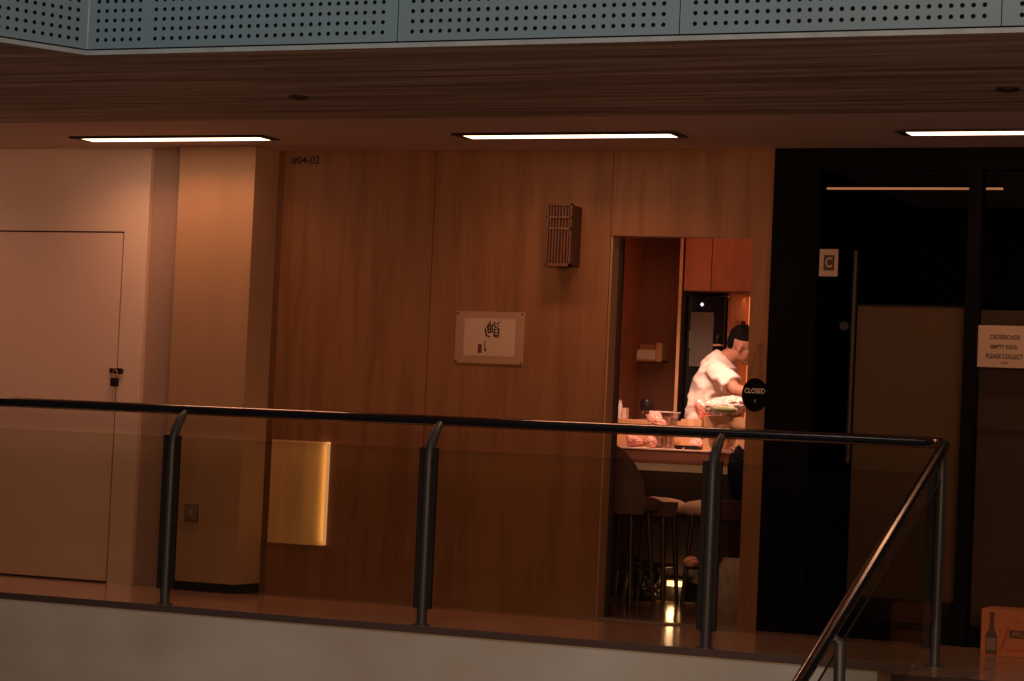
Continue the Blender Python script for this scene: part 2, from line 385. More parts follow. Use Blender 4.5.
# ------------------------------------------------------------------ perforated gallery parapet
def perforated(name, origin, ux, length, rows, pitch_x, pitch_z, groups, z0, m, parent, r=.0125):
    """sheet with real round holes; groups = [(start, columns)] in metres along ux"""
    bm = bmesh.new(); ux = Vector(ux).normalized(); o = Vector(origin)
    P = lambda u, z: o+ux*u+Vector((0, 0, z))
    ztop = z0+rows*pitch_z
    def quad(u0, u1, a, b):
        if u1-u0 > 1e-4 and b-a > 1e-4: bm.faces.new([bm.verts.new(P(*k)) for k in ((u0, a), (u1, a), (u1, b), (u0, b))])
    quad(0, length, 0, z0); quad(0, length, ztop, ztop+.06)
    u = 0
    for st, n in groups:
        quad(u, st, z0, ztop); u = st+n*pitch_x
        for i in range(n):
            for j in range(rows):
                cu, cz = st+(i+.5)*pitch_x, z0+(j+.5)*pitch_z
                out = []; inn = []
                for k in range(12):
                    t = 2*PI*k/12+PI/12; c_, s_ = math.cos(t), math.sin(t); sc = 1/max(abs(c_), abs(s_))
                    out.append(bm.verts.new(P(cu+c_*sc*pitch_x/2, cz+s_*sc*pitch_z/2))); inn.append(bm.verts.new(P(cu+c_*r, cz+s_*r)))
                for k in range(12): bm.faces.new((out[k], out[(k+1) % 12], inn[(k+1) % 12], inn[k]))
                # fill the four corners outside the 12-gon
                for cx_, cy_ in ((1, 1), (-1, 1), (-1, -1), (1, -1)):
                    ks = sorted(range(12), key=lambda k: (out[k].co-P(cu+cx_*pitch_x/2, cz+cy_*pitch_z/2)).length)[:2]
                    bm.faces.new((bm.verts.new(P(cu+cx_*pitch_x/2, cz+cy_*pitch_z/2)), out[ks[0]], out[ks[1]]))
    quad(u, length, z0, ztop)
    me = bpy.data.meshes.new(name); bm.to_mesh(me); bm.free(); me.materials.append(m)
    ob = bpy.data.objects.new(name, me); COL.objects.link(ob); put(ob, parent); return ob

par = thing('gallery_parapet', 'pale blue grey perforated metal parapet of the upper gallery', 'parapet', (COR.x, YS, ZS))
TR = .021
def X_at(px): return at(px, 45-.02*(px-300), YS).x
PX = [COR.x, X_at(397), X_at(679), X_at(1001), X_at(1001)+1.62]
pitch = .0455; zp = ZS+TR+.008
for i in range(4):
    x0, x1 = PX[i]+.002, PX[i+1]-.002; L = x1-x0
    if i == 0:
        n = int((L-.33)/pitch)-6; groups = [(.03, 6), (.30+.04, n-0)]
        groups[1] = (.345, int((L-.03-.345)/pitch))
    else:
        n = int((L-.07)/pitch); groups = [((L-n*pitch)/2, n)]
    perforated('perforated_panel', (x0, YS, zp), (1, 0, 0), L, 16, pitch, .0455, groups, .019, M['parapet'], par, r=.0100)
lu = (at(0, 34, YS-1)-COR); 
# direction of the angled return: its lower edge passes through pixel (0, 40) at height ZS
q = D+Rv*((0-512)/F)-Uv*((42-340.5)/F); e = CAM+q*((ZS-CAM.z)/q.z); ang = Vector((e.x-COR.x, e.y-COR.y, 0)).normalized()
Lr = 2.2; o2 = COR+ang*Lr; n2 = int((Lr-.07)/pitch)
perforated('perforated_panel', (o2.x, o2.y, zp), -ang, Lr-.002, 16, pitch, .0455, [(Lr-.035-n2*pitch, n2)], .019, M['parapet'], par, r=.0100)
MB().poly([(COR.x, YS-.004, ZS), (PX[4], YS-.004, ZS), (PX[4], YS+.05, ZS), (COR.x, YS+.05, ZS)], (0, 0, TR)).build('bottom_trim', M['trim'], par)
nrm = Vector((-ang.y, ang.x, 0));
if nrm.y < 0: nrm = -nrm
MB().poly([COR-nrm*.004, o2-nrm*.004, o2+nrm*.05, COR+nrm*.05], (0, 0, TR)).build('bottom_trim', M['trim'], par)
MB().tube([(COR.x, YS-.001, zp), (COR.x, YS-.001, zp+.85)], .006, 8).build('corner_bead', M['trim'], par)
MB().poly([(COR.x, YS+.06, ZS+.01), (PX[4], YS+.06, ZS+.01), (PX[4], YS+.08, ZS+.01), (COR.x, YS+.08, ZS+.01)], (0, 0, .88)).build('backing_sheet', M['void'], par)
a_, b_ = COR+nrm*.07+Vector((0, 0, .01)), o2+nrm*.07+Vector((0, 0, .01))
MB().poly([a_, b_, b_+nrm*.02, a_+nrm*.02], (0, 0, .88)).build('backing_sheet', M['void'], par)
# soffit under the angled return
mb = MB().poly([COR+Vector((0, .0, .001)), o2+Vector((0, 0, .001)), Vector((XL, YS, ZS+.001))], (0, 0, .010))
struct('ceiling_soffit_return', mb, M['boards'], 'timber boarded soffit below the angled parapet corner', 'ceiling')

# ------------------------------------------------------------------ balustrade
RY, PY = -1.13, -1.27
bal = thing('balustrade', 'dark steel and glass balustrade with bent posts along the walkway and down the stair', 'balustrade', (-5, PY, 0))
RZ = 1.072; RX = -2.638
pts = [(XL, RY, RZ)]+[(x, RY, RZ) for x in (-9, -7, -5, -3.2)]
cr = .13
for k in range(7):
    t = k/6*PI/2; pts.append((RX-cr+cr*math.sin(t), RY-cr+cr*math.cos(t), RZ-(.002 if k < 3 else .004*(k-2))))
SL = -.40; SLX = .004
def stair(t, z=RZ, dz=0): return (RX+SLX*t, RY-cr-t, z-.02+SL*t+dz)
pts += [stair(t) for t in (.1, .6, 1.4, 2.2, 3.0, 3.8, 4.6)]
MB().tube(pts, .0285, 20).build('handrail', M['steel'], bal, smooth=True)
PXS = [-6.925, -5.362, -3.797]
def post(x, clampl=True, clampr=True, end=False):
    lean = Vector((0, 0, 0))
    ps = [(x, PY, .0), (x, PY, .5), (x, PY, .86), (x, PY+.006, .91), (x, PY+.024, .955), (x+.002, PY+.048, .995), (x+.004, RY-.062, 1.030), (x+.006, RY-.030, 1.058)]
    p = MB().tube(ps, [.0275]*5+[.026, .023, .017], 16).build('post', M['post'], bal, smooth=True)
    mb = MB().lathe((x, PY, 0), [(.045, 0), (.045, .006), (.03, .009)]); mb.build('base_flange', M['post'], p)
    for s in ((-1,) if clampl else ())+((1,) if clampr else ()):
        MB().box((x+s*.026, PY-.014, .085), (x+s*.050, PY+.014, .930)).build('glass_clamp', M['clamp'], p, bevel=.002)
for x in PXS: post(x)
post(-8.56)
# corner post
cp = MB().tube([(RX, PY-.02, 0), (RX, PY-.02, .6), (RX, PY-.02, .93), (RX-.005, PY+.0, 1.02)], [.0245, .0245, .0245, .02], 16).build('post', M['post'], bal, smooth=True)
MB().box((RX-.062, PY-.034, .085), (RX-.026, PY-.006, .930)).build('glass_clamp', M['clamp'], cp, bevel=.002)
MB().lathe((RX, PY-.02, 0), [(.045, 0), (.045, .006), (.03, .009)]).build('base_flange', M['post'], cp)
xs = [-8.56]+PXS+[RX]
for x0, x1 in zip(xs, xs[1:]):
    MB().box((x0+.045, PY-.006, .09), (x1-.045, PY+.006, .922)).build('glass_panel', M['glass'], bal)
MB().box((XL, PY-.006, .09), (-8.56-.045, PY+.006, .922)).build('glass_panel', M['glass'], bal)
# stair side: lower glass edge, post
e0 = Vector(stair(.05)); 
y0, y1 = PY-.06, -5.6
mb = MB().poly([(RX+SLX*(-y-PY)*1.0 if 0 else RX, y, RZ-.02+SL*(RY-cr-y)-.135) for y in (y0, y1)]+[(RX, y, RZ-.02+SL*(RY-cr-y)-.80) for y in (y1, y0)], (.010, 0, 0))
sg = mb.build('stair_glass_panel', M['glass'], bal)
mb = MB().tube([(RX+.005, y, RZ-.02+SL*(RY-cr-y)-.132) for y in (y0, y1)], .005, 8)
mb.build('glass_edge_trim', M['void'], bal)
tt = 1.95; ty = RY-cr-tt; zt = RZ-.02+SL*tt; SPX = RX+.062
sp = MB().tube([(SPX, ty, zt-1.02), (SPX, ty, zt-.4), (SPX-.006, ty, zt-.03), (RX+.022, ty, zt-.005)], [.0245, .0245, .024, .016], 16).build('post', M['post'], bal, smooth=True)
MB().box((SPX-.028, ty+.018, zt-.90), (SPX-.004, ty+.055, zt-.16)).build('glass_clamp', M['clamp'], sp)

# stair flight below the landing
mb = MB()
for i in range(9):
    mb.box((-2.72, -1.80-.3*(i+1), -.12*(i+1)-.18), (XR, -1.80-.3*i, -.12*(i+1)))
struct('floor_stairs', mb, M['floor'], 'brown tiled stair flight descending from the walkway', 'stairs')
struct('trim_5', MB().box((-2.50, -1.812, -.014), (XR, -1.785, .004)), M['bronze'], 'thin metal nosing at the top stair edge', 'trim')

# ------------------------------------------------------------------ paper notice
a = at(457, 311, 0); b = at(523, 365, 0)
ph = thing('wall_notice', 'calligraphy sheet with red seal in a frosted holder on the wood wall', 'notice', ((a.x+b.x)/2, 0, b.z))
box((a.x, -.010, b.z), (b.x, -.001, a.z)).build('holder', M['acrylic'], ph, bevel=.002)
p0 = at(465, 318, -.012); p1 = at(514, 357, -.012)
box((p0.x, -.0122, p1.z), (p1.x, -.0102, p0.z)).build('paper_sheet', M['paper'], ph)
for sx in (a.x+.012, b.x-.012):
    for sz in (b.z+.012, a.z-.012):
        MB().ell((sx, -.011, sz), (.006, .004, .006), n=10).build('screw', M['iron'], ph)
def zp_(u, v): q = at(440+u/7.57, 290+v/7.57, -.013); return (q.x, -.0128, q.z)
ch_ = MB()
for stroke, w_ in (([(385, 236), (368, 262), (350, 285)], .006), ([(345, 290), (344, 318), (352, 345), (378, 356)], .006), ([(362, 262), (364, 330)], .007), ([(400, 255), (398, 322)], .007), ([(362, 275), (400, 272)], .007), ([(364, 297), (400, 295)], .008), ([(366, 320), (398, 318)], .008), ([(382, 258), (382, 322)], .006), ([(412, 240), (420, 285), (448, 272)], .006), ([(428, 262), (455, 240)], .007), ([(408, 300), (450, 292)], .007), ([(412, 302), (408, 348), (438, 360)], .006), ([(446, 296), (438, 360)], .008), ([(412, 325), (444, 322)], .006), ([(412, 345), (438, 344)], .007)):
    P_ = [zp_(*q_) for q_ in stroke]
    ch_.tube(P_, [w_*.75]+[w_*.9]*(len(P_)-2)+[w_*.5], 6, sq=1)
for v_ in ch_.bm.verts: v_.co.y = -.0124+(v_.co.y+.0128)*.1
ch_.build('ink_character', M['ink'], ph)
s0 = at(485, 341, -.013); s1 = at(485.3, 351.5, -.013)
MB().poly([(s0.x-.002, -.0126, s0.z), (s0.x+.004, -.0126, s0.z+.002), (s0.x+.002, -.0126, (s0.z+s1.z)/2), (s1.x+.005, -.0126, s1.z+.008), (s1.x, -.0126, s1.z-.004), (s1.x-.006, -.0126, s1.z+.008), (s0.x-.003, -.0126, (s0.z+s1.z)/2+.004)], (0, -.0006, 0)).build('ink_stroke', M['ink'], ph)
r0 = at(478, 344, -.013); r1 = at(481.5, 353, -.013)
box((r0.x, -.0132, r1.z), (r1.x, -.0124, r0.z)).build('red_seal', M['seal'], ph)

# ------------------------------------------------------------------ lattice sconce
SD = -.16
a = at(547.5, 203, SD); b = at(569.5, 266.5, SD)
sc = thing('wall_sconce', 'unlit red brown wooden lattice box lamp on the wood wall', 'wall lamp', ((a.x+b.x)/2, 0, b.z))
x0, x1, z0, z1 = a.x, b.x, b.z, a.z
box((x0+.008, SD+.02, z0+.008), (x1-.001, 0, z1-.008)).build('lamp_body', M['sconce_dark'], sc, bevel=.003)
fr = MB()
for X0, X1, Z0, Z1 in ((x0, x0+.010, z0, z1), (x1-.010, x1, z0, z1), (x0, x1, z1-.012, z1), (x0, x1, z0, z0+.018), (x0, x1, z1-.085, z1-.073), (x0, x1, z1-.15, z1-.138)):
    fr.box((X0, SD, Z0), (X1, SD+.022, Z1))
fr.build('lattice_frame', M['sconce'], sc)
sl = MB()
for k in range(7):
    xx = x0+.012+(x1-x0-.024)*(k+.5)/7
    sl.box((xx-.0035, SD+.004, z0+.012), (xx+.0035, SD+.02, z1-.012))
sl.build('lattice_slats', M['sconce'], sc)

# ------------------------------------------------------------------ CLOSED sign
hk = at(759.5, 343, -.01)
cs = thing('closed_sign', 'round black CLOSED sign hung on a string beside the doorway', 'sign', (hk.x, -.02, hk.z-.28))
c = at(755, 394.8, -.03)
rx, rz = .074, .092
mb = MB(); ring = [(c.x+rx*math.cos(2*PI*k/40), -.036, c.z+rz*math.sin(2*PI*k/40)) for k in range(40)]
mb.poly(ring, (0, .010, 0)).build('sign_board', M['black'], cs)
text('CLOSED', 'sign_lettering', M['chalk'], cs, (c.x, -.0375, c.z+.022), .116, .027, bold=.005)
text('!', 'small_mark', M['chalk'], cs, (c.x+.004, -.0375, c.z-.035), .004, .018)
MB().tube([(hk.x, -.012, hk.z), (c.x-.045, -.033, c.z+.07)], .0038, 6).tube([(hk.x, -.012, hk.z), (c.x+.042, -.033, c.z+.07)], .0038, 6).build('string', M['string'], cs)
MB().ell((hk.x, -.008, hk.z), (.009, .012, .009), n=12).build('hook', M['threshold'], cs)

# ------------------------------------------------------------------ black glazed shop front
BX0, BX1 = -3.930, XR
mb = MB().box((BX0, -.01, 0), (-3.672, .08, H)).box((-3.672, -.005, H-.12), (BX1, .08, H)).box((-2.842, -.02, 0), (-2.772, .08, H-.12)).box((-3.672, -.004, 0), (-2.842, .06, .14))
mb.box((-2.772, -.005, 0), (BX1, .06, .10)).box((-1.35, -.02, 0), (-1.28, .08, H-.12))
struct('window_1', mb, M['black'], 'black metal framing of the dark glazed shop front', 'window frame', bevel=.002)
dr = thing('door_3', 'dark glass shop door with a long pull handle', 'door', (-3.2, .03, 0), kind='structure')
MB().box((-3.670, .028, .14), (-2.843, .038, H-.12)).build('door_glass', M['shopglass'], dr)
h0 = at(856, 251, -.05); h1 = at(851, 400, -.05)
hh = MB().tube([(h0.x, -.05, h0.z), (h0.x, -.05, h0.z-1.15)], .014, 12).tube([(h0.x, -.05, h0.z-.1), (h0.x, .03, h0.z-.1)], .008, 8).tube([(h0.x, -.05, h0.z-1.05), (h0.x, .03, h0.z-1.05)], .008, 8)
hh.build('pull_handle', M['bronze'], dr, smooth=True)
kk = at(844, 326, 0)
MB().tube([(kk.x, -.004, kk.z), (kk.x, .03, kk.z)], .024, 20).build('round_lock', M['bronze'], dr, smooth=True)
struct('window_2', box((-2.772, .028, .10), (-1.35, .036, H-.12)), M['shopglass'], 'dark glass pane carrying the keg notice', 'window')
# behind the glass
struct('wall_shop_back', MB().box((-3.93, 3.2, 0), (XR, 3.3, H)).box((-3.93, .1, 0), (-3.90, 3.2, H)), M['black'], 'unlit interior of the closed shop', 'wall')
a = at(858.5, 306, .12); b = at(960, 603, .12)
scn = thing('screen', 'beige blank screen standing behind the dark glass door', 'screen', ((a.x+b.x)/2, .12, b.z))
box((a.x-.002, .11, b.z), (b.x, .13, a.z)).build('screen_cloth', M['beige'], scn)
MB().box((a.x-.004, .105, a.z), (b.x+.003, .135, a.z+.012)).build('top_bar', M['black_soft'], scn)
MB().box((a.x-.004, .105, 0), (b.x+.003, .135, b.z)).build('screen_base', M['black_soft'], scn)
a = at(980, 310, .12)
bd = thing('board', 'dark brown board standing behind the pane with the keg notice', 'board', (a.x+.3, .12, 0))
box((a.x-.03, .11, .1), (a.x+1.2, .13, a.z)).build('board_face', M['brownpane'], bd)
rl = at(985, 428, .1)
box((a.x-.03, .09, rl.z-.006), (a.x+1.2, .11, rl.z+.006)).build('reflection_bar', M['brownpane'], bd)  # solid bar added in place of a line reflected in the glass
q0 = at(827, 188.5, .5); q1 = at(1003, 191, .5)
tl = thing('glow_line', 'thin dim glowing line high inside the dark shop', 'glowing line', ((q0.x+q1.x)/2, .5, q0.z))
MB().box((q0.x, .495, q0.z-.006), (q1.x, .505, q0.z+.006)).build('glow_bar', M['dimline'], tl)  # thin glowing bar behind the glass, high up
MB().box((q0.x, .49, q0.z+.006), (q1.x, .51, q0.z+.03)).build('bar_housing', M['black'], tl)
for xx in (q0.x+.05, q1.x-.05): MB().tube([(xx, .5, q0.z+.03), (xx, .5, H)], .004, 6).build('suspension_wire', M['black'], tl)
# accessibility style sticker with C mark
a = at(820, 249, -.012); b = at(837.5, 276.5, -.012)
st = thing('door_sticker', 'small pale sticker with a square C mark on the black door frame', 'sticker', ((a.x+b.x)/2, -.01, b.z))
box((a.x, -.0135, b.z), (b.x, -.0103, a.z)).build('sticker_sheet', M['sign_paper'], st)
cx, cz = (a.x+b.x)/2+.002, (a.z+b.z)/2-.002; w, h = .030, .044
box((cx-w, -.0145, cz-h+.004), (cx+w, -.0136, cz+h)).build('sticker_mark', M['print_dark'], st)
text('C', 'sticker_letter', M['sign_paper'], st, (cx-.001, -.0152, cz+.004), .038, .056, bold=.02)
# keg notice
a = at(978.5, 325, .02); b = at(1031, 368.5, .02)
kn = thing('shop_notice', 'landscape paper notice about kegs taped inside the right glass pane', 'notice', ((a.x+b.x)/2, .02, b.z))
box((a.x, .020, b.z), (b.x, .0225, a.z)).build('paper_sheet', M['sign_paper'], kn)
for txt, pxa, pxb, pya, pyb in (('CROSSROADS', 990, 1020, 334.5, 340), ('EMPTY KEGS.', 990.5, 1018, 344.5, 349.5), ('PLEASE COLLECT', 986, 1023, 353.5, 359.5), ('~~~', 1001, 1008, 362, 364)):
    u = at(pxa, pya, .019); v = at(pxb, pyb, .019)
    text(txt, 'notice_lettering', M['print_dark'], kn, ((u.x+v.x)/2, .0192, (u.z+v.z)/2), v.x-u.x, u.z-v.z, bold=.035)

# beer carton
a = at(980, 655, -.43)
cbx = thing('beer_carton', 'orange beer carton printed with a dark bottle on the floor at the right edge', 'carton', (a.x+.2, -.3, 0))
W_ = .40; Hc = .238
box((a.x, -.43, 0), (a.x+W_, -.17, Hc)).build('carton_body', M['orange'], cbx, bevel=.003)
Yp = -.4315
bt = a.x+.055
prof = [(.028, .008), (.030, .02), (.030, .10), (.024, .118), (.014, .135), (.011, .19), (.012, .205), (.012, .222)]
mb = MB().poly([(bt+r, Yp, z) for r, z in prof]+[(bt-r, Yp, z) for r, z in prof[::-1]], (0, .001, 0)); mb.build('bottle_print', M['print_dark'], cbx)
box((bt-.027, Yp-.001, .03), (bt+.027, Yp, .09)).build('bottle_label', M['label_grey'], cbx)
box((a.x+.145, Yp-.0008, .098), (a.x+W_-.01, Yp, .138)).build('banner_print', M['print_dark'], cbx)
text('PILSNER', 'banner_lettering', M['orange'], cbx, (a.x+.24, Yp-.0015, .118), .15, .02, bold=.01)
hx = a.x+.098
MB().poly([(hx, Yp, .115), (hx+.012, Yp, .128), (hx+.008, Yp, .138), (hx, Yp, .133), (hx-.008, Yp, .138), (hx-.012, Yp, .128)], (0, .0006, 0)).build('heart_print', M['print_red'], cbx)
MB().tube([(a.x+.14-.03*math.sin(k*.3)**2+.02*0, Yp, .155-.02*k) for k in range(7)], .003, 6).tube([(a.x+.135, Yp, .15), (a.x+.13, Yp, .11), (a.x+.12, Yp, .06), (a.x+.10, Yp, .035), (a.x+.09, Yp, .03)], .003, 6).build('line_print', M['print_red'], cbx)
box((a.x+.165, Yp-.0006, .178), (a.x+.20, Yp, .190)).build('small_print', M['print_red'], cbx)
box((a.x+.13, Yp-.0006, .03), (a.x+.26, Yp, .042)).build('small_print', M['print_red'], cbx)

# ------------------------------------------------------------------ interior shell
IXL, IY = -5.78, 3.0
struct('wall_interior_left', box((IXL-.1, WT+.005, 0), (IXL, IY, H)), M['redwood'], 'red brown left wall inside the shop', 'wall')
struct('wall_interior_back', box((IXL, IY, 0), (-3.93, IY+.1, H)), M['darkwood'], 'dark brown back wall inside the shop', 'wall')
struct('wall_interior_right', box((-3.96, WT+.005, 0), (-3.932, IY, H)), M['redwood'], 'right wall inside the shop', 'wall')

YC = 2.5
cTL = at(682.6, 237, YC); cB = at(681, 291, YC); sm = at(712, 260, YC).x; cR = -4.62
cab = thing('wall_cabinet', 'brown two door upper cabinet at the back of the shop', 'cabinet', ((cTL.x+cR)/2, YC, cB.z))
zt = H-.02
box((cTL.x+.022, YC+.02, cB.z), (cR, IY-.01, zt)).build('carcass', M['darkwood'], cab)
for u, v in ((cTL.x+.024, sm-.003), (sm+.003, sm+.29), (sm+.296, cR)):
    box((u, YC, cB.z+.005), (v, YC+.02, zt)).build('door', M['cabinet'], cab, bevel=.002)
pt = thing('partition_panel', 'thin upright wooden panel edge beside the black appliance', 'panel', (cTL.x+.01, YC, 0))
box((cTL.x-.002, YC-.02, .0), (cTL.x+.018, IY-.01, zt)).build('panel_board', M['jamb'], pt)
box((cTL.x-.003, YC-.026, .0), (cTL.x+.019, YC-.0205, zt)).build('edge_band', M['edgewood'], pt)

# appliance
f0 = at(684, 296, YC+.10); f1 = at(726, 300, YC+.10)
fr = thing('display_fridge', 'tall black appliance with a grey glass door and white indicator', 'fridge', ((f0.x+f1.x)/2, YC+.2, 0))
box((cTL.x+.025, YC+.10, 0.01), (f1.x, IY-.02, f0.z)).build('fridge_body', M['appliance'], fr, bevel=.004)
g0 = at(691, 312, YC+.09); g1 = at(711.5, 367, YC+.09)
box((g0.x, YC+.088, g1.z), (g1.x, YC+.098, g0.z)).build('glass_door', M['grey_glass'], fr, bevel=.002)
l = at(702, 304.5, YC+.09)
MB().ell((l.x, YC+.09, l.z), (.009, .006, .011), n=12).build('indicator_light', M['white_led'], fr)
l0 = at(690, 331, YC+.08); l1 = at(690, 348, YC+.08)
box((l0.x-.003, YC+.075, l1.z), (l0.x+.003, YC+.087, l0.z)).build('door_handle', M['threshold'], fr)
# shelf post + niche
p = at(729, 330, YC+.10)
np_ = thing('niche_post', 'red brown upright between the black appliance and glowing niche', 'post', (p.x, YC+.1, 0))
box((p.x-.012, YC+.10, 0), (p.x+.012, IY-.02, cB.z)).build('upright', M['cabinet'], np_)
nb0 = at(732, 300, IY-.02)
struct('wall_niche', box((nb0.x-.03, IY-.015, 1.0), (cR+.25, IY-.005, cB.z+.1)), M['niche'], 'self glowing orange niche back below the upper cabinet', 'wall')
nl = thing('niche_shelf', 'narrow wooden shelf inside the glowing niche', 'shelf', (nb0.x+.2, IY-.1, 1.7))
zsh = at(738, 330, IY-.15).z-.01
box((p.x+.014, IY-.28, zsh-.02), (cR+.2, IY-.016, zsh)).build('shelf_board', M['edgewood'], nl)
for pxs, hgt, mm, lb in ((733.5, .07, 'iron', 'small dark jar on the niche shelf nearest the upright'), (737.5, .085, 'white_obj', 'small pale bottle on the niche shelf above the man'), (742.5, .07, 'sconce', 'small brown jar on the niche shelf, rightmost')):
    bb = at(pxs, 330, IY-.2)
    t = thing('jar', lb, 'jar', (bb.x, IY-.2, zsh), group='jars on the niche shelf')
    MB().lathe((bb.x, IY-.2, zsh), [(.015, 0), (.019, .01), (.019, hgt*.6), (.010, hgt*.75), (.010, hgt*.8)], 14).build('jar_body', M[mm], t, smooth=True)
    MB().lathe((bb.x, IY-.2, zsh+hgt*.8), [(.012, 0), (.012, hgt*.2)], 12).build('lid', M['iron'], t)
s_ = at(720, 345.5, YC+.12)
ms = thing('ledge_bracket', 'tiny pale shelf edge on the front of the black appliance', 'shelf', (s_.x, YC+.14, s_.z))
box((s_.x-.028, YC+.05, s_.z-.006), (s_.x+.03, YC+.099, s_.z+.006)).build('shelf_board', M['edgewood'], ms)
MB().ell((s_.x-.005, YC+.07, s_.z+.04), (.02, .015, .034), n=12).build('dark_bottle', M['iron'], ms)

# wall shelf box with white roll on back wall
u0 = at(622, 349, IY-.12); u1 = at(655, 360, IY-.12); u2 = at(662.5, 343, IY-.12)
ws = thing('wall_shelf', 'small wooden wall shelf with raised end block on the back wall', 'shelf', ((u0.x+u2.x)/2, IY-.06, u1.z))
u0x = max(u0.x, IXL+.005)
MB().box((u0x, IY-.12, u1.z-.012), (u2.x, IY-.002, u1.z)).box((u0x, IY-.03, u1.z), (u2.x-.03, IY-.002, u2.z-.01)).build('shelf_board', M['cabinet'], ws)
box((u1.x+.005, IY-.125, u1.z-.012), (u2.x, IY-.002, u2.z)).build('end_block', M['edgewood'], ws, bevel=.003)
wp = tag(box((u0x+.01, IY-.115, u1.z), (u1.x-.002, IY-.04, u0.z)).build('paper_pack', M['white_obj'], bevel=.006), 'white folded paper pack lying on the small wall shelf', 'paper')

# ------------------------------------------------------------------ counter
CZ = .965; CF = 1.5
cl = IXL+.01; crx = at(732, 449, CF).x
ct = thing('bar_counter', 'pale topped bar counter with a thick brown edge and glow beneath', 'counter', ((cl+crx)/2, 1.8, 0))
box((cl, CF-.004, CZ-.012), (crx, 2.05, CZ)).build('worktop', M['counter'], ct, bevel=.003)
ap = at(650, 463, CF).z
box((cl, CF, ap), (crx-.02, 2.04, CZ-.012)).build('edge_apron', M['apron'], ct, bevel=.003)
box((cl, CF+.30, 0.12), (crx-.10, 2.0, ap)).build('counter_body', M['counter_body'], ct)
box((cl, CF+.24, ap-.05), (crx-.12, CF+.30, ap-.001)).build('glow_strip', M['ledfront'], ct)
box((cl, CF+.34, 0), (crx-.12, 1.98, .12)).build('toe_kick', M['black_soft'], ct)
lz = at(640, 419.5, 2.12).z
lg = at(683, 420, 2.12).x
box((cl, 2.055, 0.0), (-4.45, 2.11, CZ-.02)).build('back_body', M['counter_body'], ct)
box((cl, 2.06, CZ-.02), (-4.45, 2.13, lz)).build('raised_ledge', M['kraft'], ct, bevel=.003)
e0 = at(669, 583, 1.78); e1 = at(685, 583, 1.78)
tl = thing('floor_lamp_box', 'small warm glowing light box low at the foot of the counter', 'lamp', ((e0.x+e1.x)/2, 1.76, 0))
box((e0.x, 1.742, e0.z-.016), (e1.x, 1.748, e0.z+.018)).build('glow_panel', M['ledwarm'], tl)
box((e0.x-.01, 1.75, 0), (e1.x+.01, 1.82, e0.z+.03)).build('lamp_housing', M['bronze'], tl)

# boxes on counter
def cardboard(x0p, x1p, ytp, Y, dep, lb, zb=CZ):
    a = at(x0p, ytp, Y); b = at(x1p, ytp, Y)
    t = thing('cardboard_box', lb, 'box', ((a.x+b.x)/2, Y, zb), group='cardboard boxes on the bar counter')
    box((a.x, Y, zb), (b.x, Y+dep, a.z-.003)).build('box_body', M['kraft'], t, bevel=.002)
    box(((a.x+b.x)/2-.02, Y-.001, a.z-.05), ((a.x+b.x)/2+.02, Y+dep, a.z-.001)).build('packing_tape', M['edgewood'], t)
    return a.z-.001, (a.x+b.x)/2
cardboard(681, 702, 418.5, 1.78, .2, 'smaller brown cardboard box, left of the man\'s counter bags')
bz, bxm = cardboard(704, 749, 415.5, 1.66, .22, 'larger brown cardboard box under the clear plastic bag')

def crumple(name, lb, cat, px, py, Y, rpx, rpy, m, seed, zmin=None, dep=.07, group=None, spikes=7, rough=.085):
    """bag-like lump: noisy ellipsoid with gathered peaks"""
    rnd = random.Random(seed); c = at(px, py, Y); ppm = F/((Vector((c.x, Y, c.z))-CAM).dot(D))
    bm = bmesh.new(); bmesh.ops.create_icosphere(bm, subdivisions=5, radius=1)
    dirs = [(Vector([rnd.gauss(0, 1) for _ in range(3)]).normalized(), rnd.uniform(.1, .38), rnd.uniform(4, 12)) for _ in range(spikes)]
    dirs += [(Vector([rnd.gauss(0, 1) for _ in range(3)]).normalized(), rnd.uniform(-.22, -.05), rnd.uniform(6, 18)) for _ in range(spikes*2)]
    for v in bm.verts:
        n = v.co.normalized(); k = .88
        for d_, a_, s_ in dirs: k += a_*math.exp(-s_*(1-n.dot(d_)))
        k += rough*(1-abs(_nz.noise(n*4.3+Vector((seed, 0, 0))))*4)+rough*.7*(1-abs(_nz.noise(n*9.7+Vector((0, seed, 0))))*4)
        v.co = Vector((n.x*k*rpx/ppm, n.y*k*dep, n.z*k*rpy/ppm))+c
        if zmin is not None and v.co.z < zmin+.001: v.co.z = zmin+.001
    me = bpy.data.meshes.new(name); bm.to_mesh(me); bm.free(); me.materials.append(m)
    for p_ in me.polygons: p_.use_smooth = True
    o = bpy.data.objects.new(name, me); COL.objects.link(o)
    return tag(o, lb, cat, group)
crumple('plastic_bag', 'clear crumpled plastic bag on top of the larger cardboard box', 'bag', 727, 407, 1.72, 24, 12, M['plastic'], 3, zmin=bz, dep=.11)
crumple('plastic_bag', 'pink white plastic bag lump before the man\'s shirt, behind the box', 'bag', 706, 409, 1.95, 12, 14, M['pinkplastic'], 5, zmin=CZ, dep=.05)
gw = at(724, 409, 1.60)
tag(MB().ell((gw.x, 1.605, gw.z), (.075, .02, .022), n=18).build('wrapped_vegetable', M['green'], smooth=True), 'pale green wrapped bundle at the front of the clear bag', 'vegetable')
bb = at(723, 427, 1.55)
ob = tag(MB().lathe((bb.x, 1.54, CZ), [(.045, 0), (.075, .02), (.088, .07), (.080, .12), (.058, .155), (.02, .172)], 28).build('plastic_dome', M['clearplast'], smooth=True), 'clear domed plastic lid in front of the larger cardboard box', 'lid')
